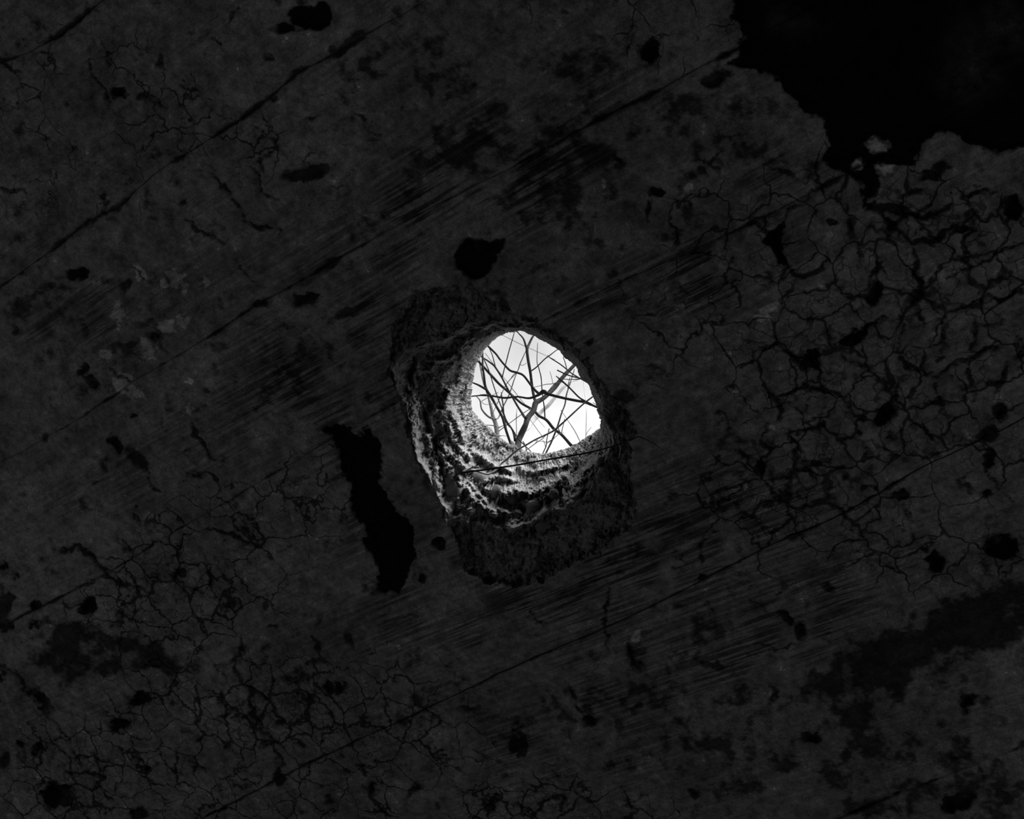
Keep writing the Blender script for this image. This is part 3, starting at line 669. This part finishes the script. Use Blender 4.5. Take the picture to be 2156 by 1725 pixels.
v, f = box_data(x0 - tw, x1 + tw, y0 - tw, y1 + tw, -0.2, 0.0)
tag(mesh_obj('floor', v, f, M_floor, smooth=False), 'dusty concrete floor, outside the picture', 'floor', kind='structure')
v, f = box_data(-30, 30, -30, 30, -0.5, -0.2)
tag(mesh_obj('ground', v, f, M_soil, smooth=False), 'bare soil around the building, outside the picture', 'ground', kind='structure')

# ------------------------------------------------------------------ branches over the hole
def spline(pts, n_per=8):
    p = np.asarray(pts, float)
    if len(p) < 3: 
        t = np.linspace(0, 1, n_per + 1)[:, None]; return p[0] * (1 - t) + p[-1] * t
    e = np.concatenate([[2 * p[0] - p[1]], p, [2 * p[-1] - p[-2]]])
    out = []
    for i in range(1, len(e) - 2):
        a, b, c, d = e[i - 1:i + 3]
        for t in np.linspace(0, 1, n_per, endpoint=False):
            out.append(0.5 * (2 * b + (c - a) * t + (2 * a - 5 * b + 4 * c - d) * t * t + (3 * b - a - 3 * c + d) * t ** 3))
    out.append(p[-1]); return np.array(out)

def tube(name, pts4, mat, parent=None, sides=10, seed=0, knobby=0.10):
    """pts4: (x, y, z, radius) world points"""
    s_ = spline(pts4, 8)
    c, r = s_[:, :3], np.maximum(s_[:, 3], 0.0003)
    n = len(c)
    L = np.concatenate([[0], np.cumsum(np.linalg.norm(np.diff(c, axis=0), axis=1))])
    r = r * (1 + knobby * fbm(L * 30, np.full(n, seed * 3.1), oct=3, seed=seed))
    c = c + (np.stack([fbm(L * 9, np.full(n, seed + k * 5.3), oct=2, seed=seed + k) for k in range(3)], -1) * r[:, None] * 0.5)
    tg = np.gradient(c, axis=0); tg /= np.linalg.norm(tg, axis=1)[:, None]
    a = np.cross(tg[0], [0.3, 0.2, 1.0]); a /= np.linalg.norm(a)
    rings = []
    ang = np.linspace(0, 2 * np.pi, sides, endpoint=False)
    for i in range(n):
        a = a - tg[i] * (a @ tg[i]); a /= np.linalg.norm(a)
        b = np.cross(tg[i], a)
        rings.append(c[i] + r[i] * (np.cos(ang)[:, None] * a + np.sin(ang)[:, None] * b))
    v = np.concatenate(rings + [c[:1], c[-1:]])
    faces = []
    for i in range(n - 1):
        for j in range(sides):
            k = (j + 1) % sides
            faces.append((i * sides + j, i * sides + k, (i + 1) * sides + k, (i + 1) * sides + j))
    for j in range(sides):
        k = (j + 1) % sides
        faces.append((n * sides, k, j)); faces.append((n * sides + 1, (n - 1) * sides + j, (n - 1) * sides + k))
    return mesh_obj(name, v, faces, mat, parent)

def crop(pts):
    """points noted on an enlarged view of the opening (x, y, width) -> photo pixels"""
    return [(960 + x / 5.75, 670 + y / 5.75, w / 5.75) for x, y, w in pts]

def path(pts, ha, hb=None, px=False, scale=1.0):
    """(x, y, width) along a branch and its height above the ceiling at both ends -> world points with radii"""
    q_ = pts if px else crop(pts)
    hb = ha if hb is None else hb
    out = []
    for i, (x, y, w) in enumerate(q_):
        h = ha + (hb - ha) * i / max(1, len(q_) - 1)
        w_ = P(x, y, h); d = np.linalg.norm(w_ - CAM)
        out.append((*w_, 0.5 * w * (scale if px else 1.12) * d / F))
    return out

def grow(pts, start=0.0, end=0.0, root=False):
    """carry a branch on past the edge of the opening"""
    pts = [np.array(p_) for p_ in pts]
    if end:
        d = pts[-1][:3] - pts[-2][:3]; d /= np.linalg.norm(d)
        pts.append(np.array([*(pts[-1][:3] + d * end), pts[-1][3] * 0.75]))
    if start:
        d = pts[0][:3] - pts[1][:3]; d /= np.linalg.norm(d)
        pts.insert(0, np.array([*(pts[0][:3] + d * start), pts[0][3] * 1.1]))
    if root:                        # bend down to the soil on the roof
        d = pts[0][:3] - pts[1][:3]; d[2] = 0; d /= max(np.linalg.norm(d), 1e-6)
        z = CEIL + T
        drop = max(pts[0][2] - z, 0.05)
        pts.insert(0, np.array([*(pts[0][:3] + d * drop * 0.35 - np.array([0, 0, drop * 0.5])), pts[0][3] * 1.15]))
        p_ = pts[0][:3] + d * drop * 0.15; p_[2] = z - 0.03
        pts.insert(0, np.array([*p_, pts[0][3] * 1.25]))
    return [tuple(p_) for p_ in pts]

_seed = [100]
def branch(name, label, stem, mat, sides=(), cat='branch', group='bare branches above the hole', start=0.5, end=0.6, root=False, ns=12):
    """stem: world path; sides: list of (name, path, sub list)"""
    _seed[0] += 7
    ob = tube(name, grow(stem, start, end, root), mat, None, ns, _seed[0])
    tag(ob, label, cat, group)
    for k, (nm, pth, subs) in enumerate(sides):
        c = tube(nm, pth, mat, ob, 10, _seed[0] + k + 1)
        for l, (nm2, p2) in enumerate(subs):
            tube(nm2, p2, mat, c, 8, _seed[0] + 20 + l)
    return ob

# the main forked limb
hM = 1.5
stem = path([(735,1560,76),(760,1460,70),(840,1290,62),(870,1200,62),(930,1120,60),(970,1030,60),(1060,970,48),(1130,900,46),(1200,830,46),(1280,730,45),(1350,650,42),(1430,570,38)], 1.3, 1.9)
fork_up = path([(968,1040,40),(945,960,33),(920,830,32),(895,640,32),(870,500,32),(860,375,34),(885,315,27),(930,230,22),(965,165,18)], 1.56, 1.9)
tip1 = path([(860,380,26),(820,260,20),(760,190,15),(720,140,12)], 1.82, 1.95)
tip2 = path([(900,648,14),(970,600,14),(1070,500,13),(1130,455,12),(1210,395,9),(1260,365,7)], 1.71, 1.6)
fork_left = path([(850,1215,34),(820,1180,28),(760,1090,24),(690,970,22),(620,850,22),(560,720,20),(480,600,20),(400,530,18),(330,480,16),(270,440,13)], 1.43, 1.9)
tip3 = path([(560,722,13),(590,600,12),(640,400,12),(690,230,10),(715,140,7)], 1.69, 1.8)
tip4 = path([(482,600,12),(460,520,11),(440,450,10),(400,360,8),(370,290,6)], 1.75, 1.85)
low = path([(725,1475,36),(690,1360,22),(620,1250,16),(580,1150,14),(510,980,12),(460,830,12),(400,640,12),(350,520,12),(320,450,9)], 1.33, 1.7)
branch('forked_branch', 'thick dark forked branch rising from the lower rim to the upper edge of the opening', stem, M_bark,
       [('side_branch', fork_up, [('twig', tip1), ('twig', tip2)]), ('side_branch', fork_left, [('twig', tip3), ('twig', tip4)]), ('side_branch', low, [])], start=0.12, end=0.9, root=True, ns=16)

# near horizontal branch with a knot, a curved arm and a broken spur
stem = path([(190,945,14),(300,935,18),(450,945,20),(590,965,22),(740,950,20),(880,970,24),(980,940,28),(1050,900,42),(1130,925,34),(1250,960,30),(1360,985,30),(1550,1015,30),(1640,1050,28),(1700,1075,26)], 0.75, 0.62)
arm = path([(1050,905,30),(1000,912,30),(930,840,24),(830,700,24),(750,660,24),(660,635,24),(590,570,22),(530,500,22),(480,430,22),(400,350,22),(340,290,18)], 0.69, 0.85)
spur = path([(1645,1045,22),(1540,990,18),(1480,950,18),(1370,840,18),(1270,750,18),(1210,700,9)], 0.63, 0.66)
knot = path([(1020,895,14),(1050,880,26),(1085,890,26),(1100,905,10)], 0.68, 0.68)
branch('knotted_branch', 'dark knotted branch crossing the opening almost level, with a curved upper arm', stem, M_bark,
       [('side_branch', arm, []), ('spur', spur, []), ('knot', knot, [])], start=0.6, end=0.7)

# long diagonal behind the fork
branch('diagonal_branch', 'straight dark branch slanting from the upper left to the lower right rim behind the fork',
       path([(1400,1540,34),(1280,1410,32),(1180,1330,32),(1090,1230,30),(1000,1180,30),(920,1110,28),(800,1040,26),(720,970,26),(620,880,26),(520,790,28),(430,690,26),(320,570,26)], 1.9, 2.3), M_bark,
       [('twig', path([(1088,1232,13),(1080,1210,13),(1070,1090,14),(1052,980,12),(1040,870,12),(1030,720,12),(1000,600,10),(980,520,8),(990,300,6)], 2.0, 2.1), [])], start=0.1, end=0.9, root=True)

# slender branch along the west side
branch('slender_branch', 'slender dark branch near the left rim splitting in two towards its tip',
       path([(680,1540,30),(660,1500,28),(600,1330,28),(560,1200,28),(490,1080,28),(420,960,30),(360,850,30),(340,700,24),(320,560,22),(320,470,20)], 1.1, 1.35), M_bark,
       [('side_branch', path([(365,858,26),(280,810,22),(200,780,16),(120,755,13)], 1.24, 1.3), [])], start=0.1, end=0.7, root=True)

# far limbs, glare of the bright sky painted in as paler bark
branch('glare_pale_branch', 'branch coloured pale for sky glare, running up behind the thick forked branch',
       path([(845,1345,52),(870,1320,50),(930,1250,45),(1000,1170,42),(1120,1050,42),(1220,940,36),(1310,830,34),(1390,770,28),(1500,735,14)], 3.2, 3.7), M_bark_glare_pale, start=0.4, end=0.8)
branch('glare_grey_branch', 'thick branch coloured pale for sky glare, at the lower left rim with short broken side shoots',
       path([(520,1480,52),(510,1440,50),(490,1320,50),(460,1210,44),(420,1060,30),(380,920,24),(330,760,20),(300,600,18)], 2.8, 3.3), M_bark_glare_mid,
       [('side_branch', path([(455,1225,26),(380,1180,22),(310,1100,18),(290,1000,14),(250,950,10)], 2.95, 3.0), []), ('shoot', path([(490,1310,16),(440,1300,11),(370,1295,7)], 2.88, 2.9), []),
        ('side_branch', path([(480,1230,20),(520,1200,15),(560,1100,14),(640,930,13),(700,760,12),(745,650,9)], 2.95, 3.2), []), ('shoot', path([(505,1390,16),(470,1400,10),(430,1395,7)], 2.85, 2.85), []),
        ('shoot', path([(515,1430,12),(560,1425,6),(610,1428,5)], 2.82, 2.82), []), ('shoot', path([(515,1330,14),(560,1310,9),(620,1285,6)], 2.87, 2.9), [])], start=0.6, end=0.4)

# single twigs
TW = 'thin twigs above the hole'
def twig(label, pts, ha, hb, mat=None, sides=(), **k):
    return branch('twig', label, path(pts, ha, hb), mat or M_bark, sides, 'twig', TW, ns=8, **{**dict(start=0.15, end=0.15), **k})
twig('upright knobby twig standing right of the thick fork, reaching the lower rim', [(1090,1630,20),(1160,1480,20),(1230,1310,18),(1280,1150,16),(1320,1050,16),(1340,930,16),(1370,830,12)], 1.6, 2.0,
     sides=[('shoot', path([(1232,1310,10),(1270,1400,10),(1290,1330,8),(1315,1220,7)], 1.75, 1.8), []), ('shoot', path([(1290,1140,9),(1272,1115,6)], 1.85, 1.85), []), ('shoot', path([(1355,880,10),(1362,800,9),(1380,720,7)], 1.98, 2.02), [])])
twig('thin arched twig at the upper right rim', [(1110,450,7),(1140,480,11),(1250,550,14),(1340,620,14),(1400,670,14),(1500,730,14)], 1.0, 0.9, sides=[('shoot', path([(1345,628,10),(1330,560,10),(1300,470,9)], 0.94, 1.0), [])], start=0.0)
twig('short blunt twig poking in from the right rim below the arched twig', [(1228,632,15),(1330,680,14),(1400,705,14),(1490,728,14)], 0.9, 0.85, start=0.0)
twig('thin twig lying level beside the right rim', [(1310,738,9),(1380,745,10),(1440,742,11),(1500,738,12)], 0.92, 0.88, M_bark_glare_mid, start=0.0)
twig('thin crooked twig hanging below the left tip of the upper fork', [(845,400,8),(780,545,12),(740,650,10),(650,750,10),(590,840,9),(520,990,8)], 1.85, 2.1, M_bark_glare_mid, start=0.0,
     sides=[('shoot', path([(772,560,7),(810,570,6),(855,545,5)], 1.9, 1.9), []), ('shoot', path([(740,650,7),(690,690,6),(655,745,5)], 1.95, 2.0), [])])
twig('fine straight twig crossing under the slender branch at the lower left', [(550,900,9),(556,960,14),(570,1050,14),(580,1180,15),(595,1250,10)], 1.5, 1.4, start=0.0, end=0.05)
twig('curving thin twig descending to the lower rim left of the thick branch', [(580,1180,12),(620,1280,12),(700,1370,11),(760,1470,11),(850,1560,11)], 1.25, 1.2, start=0.02)
twig('short stubby twig on the lower rim beside the thick branch base', [(825,1520,12),(842,1550,15),(852,1605,12)], 1.2, 1.15, start=0.02)
twig('fine twig sloping up to the thick branch from the left', [(640,1280,9),(760,1190,9),(840,1135,9),(905,1095,8)], 1.6, 1.65, M_bark_glare_mid, start=0.05, end=0.05)
twig('hair-thin upright twig between the slender and the thick branch', [(735,1400,8),(730,1250,8),(733,1180,10),(735,1140,6)], 1.7, 1.75, M_bark_glare_mid, end=0.02)
twig('thin twig falling steeply to the lower right rim', [(1340,1220,6),(1420,1340,9),(1460,1410,9),(1500,1490,9)], 1.9, 1.8, M_bark_glare_mid, start=0.05)
twig('upright stalk coloured pale for sky glare, close to the right rim', [(1560,920,7),(1575,1050,8),(1580,1150,8),(1572,1420,9)], 2.2, 2.0, M_bark_glare_pale, sides=[('shoot', path([(1572,1420,8),(1600,1370,7),(1640,1320,6)], 2.0, 2.0), [])])
twig('faint thin twig running down right of the pale branch', [(920,1260,6),(970,1330,7),(1035,1420,7)], 2.2, 2.1, M_bark_glare_mid, start=0.03, end=0.03)
twig('thin twig sweeping up from the bottom rim to the hanging stem', [(850,1600,9),(960,1520,9),(1040,1465,8),(1110,1400,7)], 1.0, 0.95, M_bark_glare_mid, end=0.02,
     sides=[('shoot', path([(960,1520,7),(985,1470,6),(1010,1440,5)], 0.98, 1.0), [])])
twig('crooked twig dropping to the middle of the bottom rim', [(1115,1400,10),(1100,1470,11),(1090,1550,11),(1050,1640,11)], 1.1, 1.05, start=0.02,
     sides=[('shoot', path([(1095,1520,7),(1140,1490,6),(1190,1460,6)], 1.08, 1.1), []), ('shoot', path([(1085,1560,7),(1070,1500,6),(1040,1470,5)], 1.07, 1.1), [])])
twig('looping fine twig low on the right of the bottom rim', [(1010,1490,6),(1100,1500,7),(1180,1460,7),(1250,1400,7),(1275,1395,5)], 1.4, 1.45, M_bark_glare_mid, start=0.02, end=0.02)
twig('fine level twig just above the knot', [(985,828,6),(1080,805,8),(1150,797,8),(1220,788,6)], 1.2, 1.2, M_bark_glare_mid, start=0.02, end=0.02, sides=[('shoot', path([(1175,797,7),(1160,720,7),(1138,645,5)], 1.2, 1.25), [])])
twig('fine curled tendril looping below the level branch on the left', [(450,930,6),(400,955,6),(340,990,7),(312,1010,7),(340,1040,6),(400,1046,5),(470,1030,4)], 1.0, 1.0, M_bark_glare_mid, start=0.02, end=0.01)
twig('thin twig joining the right fork and the knot', [(1165,828,8),(1130,870,8),(1060,945,8),(980,1015,8)], 1.62, 1.6, start=0.02, end=0.02)
twig('thin straight twig behind the diagonal branch near the middle', [(575,715,6),(640,800,8),(700,880,8),(780,980,7),(840,1050,5)], 2.6, 2.6, M_bark_glare_mid)
twig('fine twig curving down from the top rim', [(630,240,6),(700,275,6),(760,305,6),(815,330,6)], 2.0, 2.0, M_bark_glare_mid)

# ------------------------------------------------------------------ stems caught in the broken hole
T1 = [(1268,820,2.4),(1247,836,3.2),(1228,851,3.4),(1198,879,3.6),(1169,905,4.0),(1151,915,3.8),(1127,926,3.6),(1110,936,4.0),(1089,948,4.0),(1071,964,4.0),(1055,977,4.2),(1048,985,4.4),(1040,993,4.2),(1027,998,4.4),(1012,994,4.4),(998,990,4.6),(984,988,5.0),(974,993,4.2)]
ob = tube('stem', path(T1, 0.26, 0.035, px=True), M_twig, None, 10, 5)
tag(ob, 'thin pale bent stem crossing the opening and curling onto its lower left lip', 'stem')
tube('bud', path([(985,988,2.2),(1000,983,5.0),(1010,985,2.0)], 0.04, 0.04, px=True), M_twig, ob, 8, 6)
T2 = [(966,996,2.6),(987,993.5,3.6),(1040,987,3.4),(1097,978,3.6),(1154,968,3.6),(1190,962,3.4),(1229,955,3.2),(1280,943,2.8),(1305,934,2.4),(1326,926,2.2),(1344,920,2.0),(1356,924,1.7),(1370,931,1.4),(1398,948,1.0)]
ob = tube('stem', path(T2, 0.012, -0.012, px=True), M_stem, None, 10, 8, 0.16)
tag(ob, 'thin straight stem coloured dark for shade, lying across the hole below its lower rim', 'stem')

# cobweb threads along the upper lip
def web(label, lines):
    v, f = [], []
    root_ = None
    for i, (ln, ha, hb) in enumerate(lines):
        ob_ = tube('cobweb' if root_ is None else 'thread', path([(x, y, 1.3) for x, y in ln], ha, hb, px=True), M_silk, root_, 5, 300 + i, 0.4)
        if root_ is None: root_ = ob_
    tag(root_, label, 'cobweb', 'cobweb threads on the hole')
web('wispy cobweb threads along the top lip of the hole', [([(981,684),(1006,690),(1020,688),(1040,681)], .02, .02), ([(1036,682),(1060,690),(1085,692),(1106,688)], .02, .03), ([(1095,688),(1110,682),(1128,678)], .015, .01), ([(1106,690),(1130,699),(1150,714),(1168,728)], .03, .03), ([(1100,694),(1122,702),(1140,716),(1160,724)], .035, .03), ([(1100,678),(1108,688),(1120,697)], .01, .03)])
web('wispy cobweb threads hanging at the right lip of the hole', [([(1222,770),(1230,785),(1226,800)], .02, .02), ([(1228,778),(1240,790)], .02, .015), ([(1262,820),(1268,842),(1272,858)], .015, .015), ([(1272,858),(1284,870)], .015, .01), ([(1248,848),(1260,856),(1256,864)], .02, .02), ([(1300,930),(1306,945),(1303,965)], .005, .005)])
